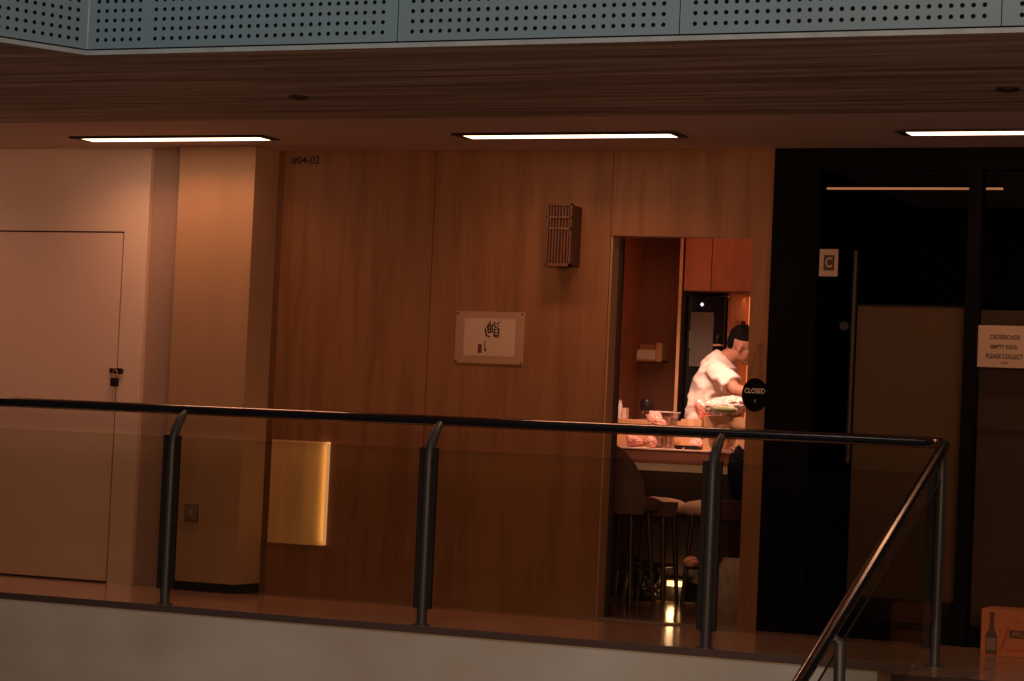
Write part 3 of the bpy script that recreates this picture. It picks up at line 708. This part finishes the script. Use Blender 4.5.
# tub on ledge
tb = at(664, 412, 1.84)
tub = thing('plastic_tub', 'clear plastic tub with pink contents standing behind the handrail line on the counter', 'tub', (tb.x, 1.87, CZ))
tub['label'] = 'clear tapered plastic tub with pink contents on the counter'
MB().box((tb.x-.075, 1.80, CZ+.002), (tb.x+.075, 1.93, tb.z), taper=.66).build('tub_body', M['clearplast'], tub)
MB().box((tb.x-.060, 1.815, CZ+.008), (tb.x+.060, 1.915, tb.z-.03), taper=.70).build('pink_contents', M['counter'], tub, bevel=.004)
MB().tube([(tb.x-.078, 1.797, tb.z), (tb.x+.078, 1.797, tb.z), (tb.x+.078, 1.933, tb.z), (tb.x-.078, 1.933, tb.z), (tb.x-.078, 1.797, tb.z)], .004, 6).build('tub_rim', M['white_obj'], tub)
crumple('plastic_bag', 'pink white plastic bag slumped against the left of the clear tub', 'bag', 656, 421, 1.72, 9, 10, M['pinkplastic'], 9, dep=.05, zmin=CZ)
jb = at(647, 402, 2.11)
jr = thing('lidded_jar', 'glass jar with a round black lid on the raised ledge', 'jar', (jb.x, 2.11, lz))
MB().lathe((jb.x, 2.11, lz), [(.032, 0), (.036, .01), (.036, .055), (.03, .065)], 20).build('jar_glass', M['clearplast'], jr, smooth=True)
MB().lathe((jb.x, 2.11, lz+.06), [(.034, 0), (.042, .01), (.044, .05), (.036, .07), (.012, .078)], 20).build('black_lid', M['iron'], jr, smooth=True)
wb = at(620.5, 400, 2.11)
w1 = thing('slim_bottle', 'slim white bottle at the left end of the raised ledge', 'bottle', (wb.x, 2.11, lz))
MB().lathe((wb.x, 2.11, lz), [(.013, 0), (.015, .01), (.015, (wb.z-lz)*.75), (.009, (wb.z-lz)*.85)], 16).build('bottle_body', M['white_obj'], w1, smooth=True)
MB().lathe((wb.x, 2.11, lz+(wb.z-lz)*.85), [(.010, 0), (.010, (wb.z-lz)*.15)], 12).build('cap', M['white_obj'], w1)
wb2 = at(625, 408, 2.09)
tag(box((wb2.x-.012, 2.07, lz), (wb2.x+.018, 2.12, wb2.z)).build('napkin_box', M['counter'], bevel=.003), 'small grey pink box beside the slim white bottle', 'box')
# low items on the worktop, seen under the handrail
crumple('plastic_wrap', 'left pink crumpled wrap on the counter near its left end', 'bag', 634, 441, 1.60, 9, 6, M['pinkplastic'], 21, zmin=CZ, dep=.05, group='pink wraps on the counter')
crumple('plastic_wrap', 'pink crumpled wrap between the left wrap and the glass tumbler', 'bag', 651, 442, 1.60, 8, 5, M['pinkplastic'], 22, zmin=CZ, dep=.05, group='pink wraps on the counter')
crumple('plastic_wrap', 'bright pink wrap behind the black tray on the counter', 'bag', 697, 443.5, 1.72, 10, 6, M['pinkplastic'], 23, zmin=CZ, dep=.04, group='pink wraps on the counter')
tg = at(664, 443, 1.58)
tag(MB().loft([((tg.x, 1.58, CZ+.001), .022, .022), ((tg.x, 1.58, CZ+.085), .028, .028)], 20, caps=False).build('tumbler', M['clearplast'], smooth=True), 'small clear glass tumbler standing on the counter', 'glass')
d1_ = at(679, 446, 1.56)
tag(MB().lathe((d1_.x, 1.56, CZ), [(.018, 0), (.032, .012), (.034, .026)], 20).build('sauce_dish', M['iron'], smooth=True), 'small dark round dish on the counter', 'dish')
d2_ = at(692, 448, 1.54)
tag(box((d2_.x-.042, 1.51, CZ), (d2_.x+.042, 1.58, CZ+.026)).build('black_tray', M['ink'], bevel=.003), 'small black rectangular tray near the counter edge', 'tray')
d3_ = at(736, 448, 1.54)
tag(MB().lathe((d3_.x, 1.56, CZ), [(.02, 0), (.045, .012), (.047, .016)], 24).build('white_dish', M['white_obj'], smooth=True), 'small white dish at the right end of the counter', 'dish')

# ------------------------------------------------------------------ stools
def stool(cx, cy, rz, lb, back=.30, fab='stool_fabric_shade', seat_z=.66, width=.23, legs='four'):
    t = thing('bar_stool', lb, 'stool', (cx, cy, 0), group='bar stools at the counter')
    # seat cushion
    rows = [(.86, 0), (.98, .015), (1.0, .045), (.95, .066), (.80, .082), (.5, .094), (.15, .098)]
    MB().loft([((cx, cy, seat_z-.075+z), width*k, width*k) for k, z in rows], 32, p=2.6).build('seat', M[fab], t, smooth=True)
    # wrap-round shell back
    bm = MB(); n = 22; span = 2.0
    inner = []; 
    for j in range(7):
        v = j/6
        for i in range(n+1):
            a = rz-span/2+span*i/n
            edge = math.cos((i/n-.5)*PI)**.55
            z = seat_z-.09+(back*edge+.09)*v
            rr = width*(1.0+.10*v)
            inner.append((a, rr, z))
    V = {}
    for s in (0, 1):
        for idx, (a, rr, z) in enumerate(inner):
            r_ = rr+(.028 if s else 0)
            V[s, idx] = bm.bm.verts.new((cx+r_*math.cos(a), cy+r_*math.sin(a), z))
    W1 = n+1
    for j in range(6):
        for i in range(n):
            q = (j*W1+i, j*W1+i+1, (j+1)*W1+i+1, (j+1)*W1+i)
            bm.bm.faces.new([V[0, k] for k in q]); bm.bm.faces.new([V[1, k] for k in q[::-1]])
    for i in range(n):
        for j in (0, 6): bm.bm.faces.new([V[0, j*W1+i], V[0, j*W1+i+1], V[1, j*W1+i+1], V[1, j*W1+i]])
    for j in range(6):
        for i in (0, n): bm.bm.faces.new([V[0, j*W1+i], V[0, (j+1)*W1+i], V[1, (j+1)*W1+i], V[1, j*W1+i]])
    bm.build('backrest', M['stool_fabric_shade'], t, smooth=True)  # on the tan stools this dark shell paints the shaded sides
    L = []
    for k in range(4):
        a = rz+PI/4+k*PI/2; c_, s_ = math.cos(a), math.sin(a)
        MB().tube([(cx+c_*width*.93, cy+s_*width*.93, 0), (cx+c_*.14, cy+s_*.14, seat_z-.075)], [.013, .019], 10).build('leg', M['leg_wood'], t, smooth=True)
    for k in range(4):
        a = rz+PI/4+k*PI/2; b = a+PI/2; r_ = width*.83
        MB().tube([(cx+r_*math.cos(a), cy+r_*math.sin(a), .24), (cx+r_*math.cos(b), cy+r_*math.sin(b), .24)], .009, 8).build('foot_rail', M['leg_wood'], t)
    return t
A = at(626, 500, .92)
stool(A.x, .92, -1.75, 'dark brown high backed bar stool just inside the doorway on the left', back=.33, width=.215)
B1 = at(654, 503, 1.42)
stool(B1.x, 1.42, -1.57, 'low backed tan bar stool mostly hidden behind the dark brown stool', back=.0, fab='seat_tan', seat_z=.64, width=.20)
B2 = at(716, 503, 1.44)
stool(B2.x, 1.44, -.5, 'low backed tan bar stool behind the third railing post', back=.035, fab='seat_tan', seat_z=.64, width=.20)
# dark coat on the last stool
crumple('dark_coat', 'dark coat heaped on the tan stool behind the third post', 'coat', 738, 474, 1.40, 11, 28, M['trousers'], 31, dep=.055)
# black bin bag under the counter and white bag by the right jamb
crumple('bin_bag', 'large black rubbish bag on the floor under the counter', 'bag', 641, 585, 1.66, 25, 24, M['binbag'], 12, zmin=0, dep=.10, spikes=4)
w0 = at(733, 612, 1.12); w1_ = at(733, 558, 1.12)
bm = MB(); cz_ = w1_.z
rows = []
for k, (sx, sy, z) in enumerate([(.12, .08, .001), (.13, .09, .04), (.132, .092, .12), (.127, .088, .2), (.118, .07, .27), (.105, .04, cz_-.02), (.095, .025, cz_)]):
    rows.append(((w0.x+.02, 1.12, z), sx, sy))
wbg = bm.loft(rows, 36, p=3).build('carrier_bag', M['whitebag'], smooth=True)
for v in wbg.data.vertices:
    v.co.x += .006*math.sin(v.co.z*40+v.co.y*30); v.co.y += .008*math.sin(v.co.x*60+v.co.z*25)
tag(wbg, 'translucent white carrier bag standing on the floor by the right jamb', 'bag')
pk = at(690, 563, 1.28)
tag(crumple('pink_parcel', 'x', 'bag', 690.5, 562, 1.24, 8, 5, M['pinkplastic'], 41, dep=.04), 'small pink wrapped parcel resting on the stool foot rail', 'parcel')

# ------------------------------------------------------------------ person
MY = 2.345
per = thing('person', 'person in a white t-shirt bending over the counter, facing right', 'person', (at(708, 420, MY).x, MY, 0))
def P(x, y, Y=MY): return at(x, y, Y)
hip = P(707, 430); hip.z = .98
body = MB(); shirt = MB(); pants = MB()
w = P(707, 418); ab = P(710.5, 402); ch = P(716.5, 385); sh = P(720, 371); nk = P(727, 362); hd = P(742.5, 346)
tors = [((hip.x, MY, .93), .115, .165, 0), ((w.x, MY, w.z), .122, .165, .05), ((ab.x, MY, ab.z), .130, .172, .15), ((ch.x, MY, ch.z), .128, .190, .3), ((sh.x, MY, sh.z), .105, .19, .45), (((sh.x+nk.x)/2, MY, P(721, 359).z-.01), .066, .13, .55), ((nk.x, MY, nk.z+.03), .05, .06, .6)]
body.loft([((r[0][0], r[0][1], r[0][2]), r[1]*.92, r[2]*.92, r[3]) for r in tors], 28)
body.tube([(nk.x-.03, MY, nk.z-.02), (nk.x+.01, MY, nk.z+.035), (hd.x-.025, MY, hd.z-.045)], [.064, .058, .056], 18)
# head, looking right and down
hr = Matrix.Rotation(math.radians(22), 3, 'Y') @ Matrix.Rotation(math.radians(12), 3, 'Z')
def hp(x, y, z): return hd+hr@Vector((x, y, z))
body.ell(hp(-.012, 0, .028), (.094, .076, .092), hr, 28)
body.ell(hp(.025, 0, -.030), (.066, .058, .080), hr, 24)
body.ell(hp(.055, 0, -.088), (.028, .030, .024), hr, 16)
body.ell(hp(.000, 0, -.060), (.060, .054, .045), hr, 18)
body.tube([hp(.080, 0, .022), hp(.098, 0, -.006), hp(.108, 0, -.028)], [.010, .012, .016], 12)
body.ell(hp(.086, 0, -.052), (.010, .024, .007), hr, 12); body.ell(hp(.083, 0, -.064), (.010, .020, .007), hr, 12)
for s in (-1, 1):
    body.ell(hp(.078, s*.030, .020), (.012, .022, .008), hr, 12)      # brow
    body.ell(hp(.062, s*.042, -.022), (.020, .018, .018), hr, 12)     # cheek
    body.ell(hp(-.004, s*.078, -.010), (.017, .010, .031), hr, 14)    # ear
    body.ell(hp(-.004, s*.080, -.036), (.010, .008, .010), hr, 10)
# arms: (shoulder, elbow, wrist)
arms = []
for s, YS_, Ye, Yw in ((-1, MY-.19, MY-.27, MY-.24), (1, MY+.155, MY+.18, MY+.08)):
    so = P(717, 371, YS_); el = P(736, 390, Ye); wr = P(753, 396, Yw)
    body.tube([so, so.lerp(el, .5), el], [.056, .050, .042], 16); body.ell(so, (.06, .058, .06)); body.ell(el, (.043, .043, .043))
    body.tube([el, el.lerp(wr, .35), wr], [.042, .043, .028], 16)
    d_ = (wr-el).normalized(); arms.append((so, el, wr, d_))
    side = Vector((0, -s, 0)).cross(d_).normalized(); across = d_.cross(side).normalized()
    pc = wr+d_*.05
    rotm = Matrix((d_, across, side)).transposed()
    body.ell(pc, (.056, .042, .019), rotm, 18)
    for i, ln in enumerate((.066, .074, .069, .054)):
        off = across*((i-1.5)*.0205); b0 = wr+d_*.082+off; b1 = b0+(d_*.9-side*.35).normalized()*ln*.45; b2 = b1+(d_*.45-side*.9).normalized()*ln*.35; b3 = b2+(-side*1-d_*.2).normalized()*ln*.25
        body.tube([wr+d_*.05+off, b0, b1, b2, b3], [.010, .0098, .009, .0082, .007], 8)
    th = wr+d_*.025-across*.030
    body.tube([th, th-across*.022+d_*.02, th-across*.028+d_*.045-side*.012, th-across*.018+d_*.062-side*.022], [.013, .012, .0105, .008], 8)
# legs
for s in (-1, 1):
    hx = Vector((hip.x, MY+s*.095, .92)); kn = Vector((hip.x+.03, MY+s*.11, .50)); an = Vector((hip.x-.01, MY+s*.12, .09))
    body.tube([hx, hx.lerp(kn, .5), kn, kn.lerp(an, .35), an], [.085, .075, .055, .055, .036], 16)
    pants.tube([hx+Vector((0, 0, .06)), hx.lerp(kn, .5), kn, kn.lerp(an, .4), an+Vector((0, 0, .0))], [.102, .094, .075, .070, .062], 18)
    sh_ = MB().loft([((an.x+.055, an.y, .002), .135, .050), ((an.x+.055, an.y, .03), .135, .050), ((an.x+.04, an.y, .065), .11, .045), ((an.x, an.y, .10), .05, .042)], 20, p=2.4)
    sh_.build('shoe', M['shoe'], per, smooth=True)
    body.ell((an.x+.05, an.y, .05), (.11, .038, .035))
pants.loft([((hip.x, MY, .86), .118, .17), ((hip.x, MY, .95), .125, .175), ((w.x, MY, 1.06), .122, .17)], 28)
for r in tors[:-1]: pass
tl_ = [((hip.x, MY, .97), .138, .185, 0)]+[((r[0][0]-.002, MY, r[0][2]), r[1]+.018, r[2]+.014, r[3]) for r in tors[1:5]]
tl_ += [((tors[5][0][0], MY, tors[5][0][2]+.012), .088, .145, .55), (P(725.5, 355.5), .066, .078, .6)]
shirt.loft(tl_, 32)
for so, el, wr, d_ in arms:
    shirt.ell(so+Vector((-.004, 0, .006)), (.072, .066, .068)); shirt.tube([so, so.lerp(el, .45), so.lerp(el, .78)], [.068, .072, .076], 20)
bd_ = fuse(body, 'body', M['skin'], per, .0055, 4)
ts = fuse(shirt, 't_shirt', M['shirt'], per, .009, 3)
from mathutils import noise as NZ
nrms = [v.normal.copy() for v in ts.data.vertices]
for v, n_ in zip(ts.data.vertices, nrms):
    q_ = Vector((v.co.x*5+v.co.z*6, v.co.y*5, v.co.z*13-v.co.x*9))
    v.co += n_*(.013*(1-abs(NZ.noise(q_))*2.4)-.006)
fuse(pants, 'trousers', M['trousers'], per, .012, 3)
hair = MB()
hair.ell(hp(-.020, 0, .056), (.093, .079, .074), hr, 26)
hair.ell(hp(-.062, 0, .012), (.048, .066, .066), hr, 20)
tuft = MB()
rnd = random.Random(4)
for k in range(46):
    a = rnd.uniform(-1, 1); u = rnd.uniform(-.07, .075)
    b = hp(u, a*.055, .105-abs(a)*.02-abs(u)*.25); t_ = hp(u+rnd.uniform(.005, .035), a*.07, .105+.052*(1-abs(a)*.5)-abs(u)*.2+rnd.uniform(-.006, .01))
    tuft.tube([b-Vector((0, 0, .02)), b, t_], [.014, .012, .004], 6)
hr_o = fuse(hair, 'hair', M['hair'], per, .0045, 1)
tuft.build('hair_tuft', M['hair'], hr_o)
for s in (-1, 1):
    MB().ell(hp(.076, s*.030, .006), (.010, .011, .010), hr, 12).build('eye', M['eye'], per, smooth=True)
so, el, wr, d_ = arms[0]
wt = MB().tube([wr-d_*.030, wr-d_*.010], .036, 18).build('wristwatch', M['ink'], per, smooth=True)
nrm_ = Vector((0, -1, .3)).normalized()
MB().ell(wr-d_*.02+nrm_*.034, (.016, .008, .016), n=14).build('watch_case', M['watch'], wt, smooth=True)

# ------------------------------------------------------------------ lights
def area(name, loc, tgt, size, power, col, sy=None, spread=None):
    l = bpy.data.lights.new(name, 'AREA'); l.energy = power; l.color = col; l.size = size
    if sy: l.shape = 'RECTANGLE'; l.size_y = sy
    if spread: l.spread = spread
    o = bpy.data.objects.new(name, l); COL.objects.link(o); o.location = loc
    o.rotation_euler = (Vector(tgt)-Vector(loc)).to_track_quat('-Z', 'Y').to_euler(); return o
# atrium skylight, cool, steep from above the void
area('atrium_skylight', (-3.5, -9.5, 9.5), (-4.5, -2.2, 1.2), 7, 300, (.95, .98, 1.0), 4)
# added warm fill for the dark walls, from an unseen source across the void
area('added_warm_fill', (.3, -11.5, 2.1), (-5.8, 0, 1.2), 5, 430, (1, .48, .24), 1.5)
# warm downlights in the shop ceiling above the counter and kitchen
for x_, y_, w_, d_2 in LIGHTS:
    area('linear_downlight', (x_, y_, H-.008), (x_, y_+.001, 0), w_-.01, 6.5 if x_ < -3 else 3.5, (1, .43, .215), d_2-.01, spread=math.radians(135))
for x, y, p, c in ((-5.05, 1.0, 7.5, (1, .54, .39)), (-4.45, 1.05, 7, (1, .54, .39))):
    area('shop_downlight', (x, y, H-.02), (x-.05, 2.0, 1.1), .12, p, c, spread=math.radians(62))
area('shop_wash', (-5.1, 1.9, H-.03), (-5.6, 2.6, 1.2), .5, 3.2, (1, .32, .14))
area('niche_light', (nb0.x+.15, IY-.14, cB.z-.02), (nb0.x+.15, IY-.02, 1.6), .3, .12, (1, .42, .18), .05)
pt_ = bpy.data.lights.new('foot_glow', 'POINT'); pt_.energy = .9; pt_.color = (1, .55, .25); pt_.shadow_soft_size = .03
o = bpy.data.objects.new('foot_glow', pt_); COL.objects.link(o); o.location = ((e0.x+e1.x)/2, 1.69, .1)
gl = bpy.data.lights.new('added_reflection_light', 'AREA'); gl.shape = 'RECTANGLE'; gl.size = .015; gl.size_y = gz1-gz0-.02; gl.energy = .27; gl.color = (1, .56, .24)  # added lamp that brightens the right side of the imitated reflection
o = bpy.data.objects.new('added_reflection_light', gl); COL.objects.link(o); o.location = (gx1-.014, -.028, (gz0+gz1)/2)
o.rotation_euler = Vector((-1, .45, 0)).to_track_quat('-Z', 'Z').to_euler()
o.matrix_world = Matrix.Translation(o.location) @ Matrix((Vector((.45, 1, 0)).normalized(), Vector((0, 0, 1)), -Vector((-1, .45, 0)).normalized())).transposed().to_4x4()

W = bpy.data.worlds.new('world'); SC.world = W; W.use_nodes = True
bg = W.node_tree.nodes['Background']; bg.inputs[0].default_value = (.62, .72, .85, 1); bg.inputs[1].default_value = .018

SC.view_settings.view_transform = 'Standard'; SC.view_settings.look = 'None'; SC.view_settings.exposure = 0; SC.view_settings.gamma = 1
SC.cycles.use_denoising = True
SC.cycles.max_bounces = 8; SC.cycles.transparent_max_bounces = 12
SC.cycles.caustics_reflective = False; SC.cycles.caustics_refractive = False; SC.cycles.sample_clamp_indirect = 3
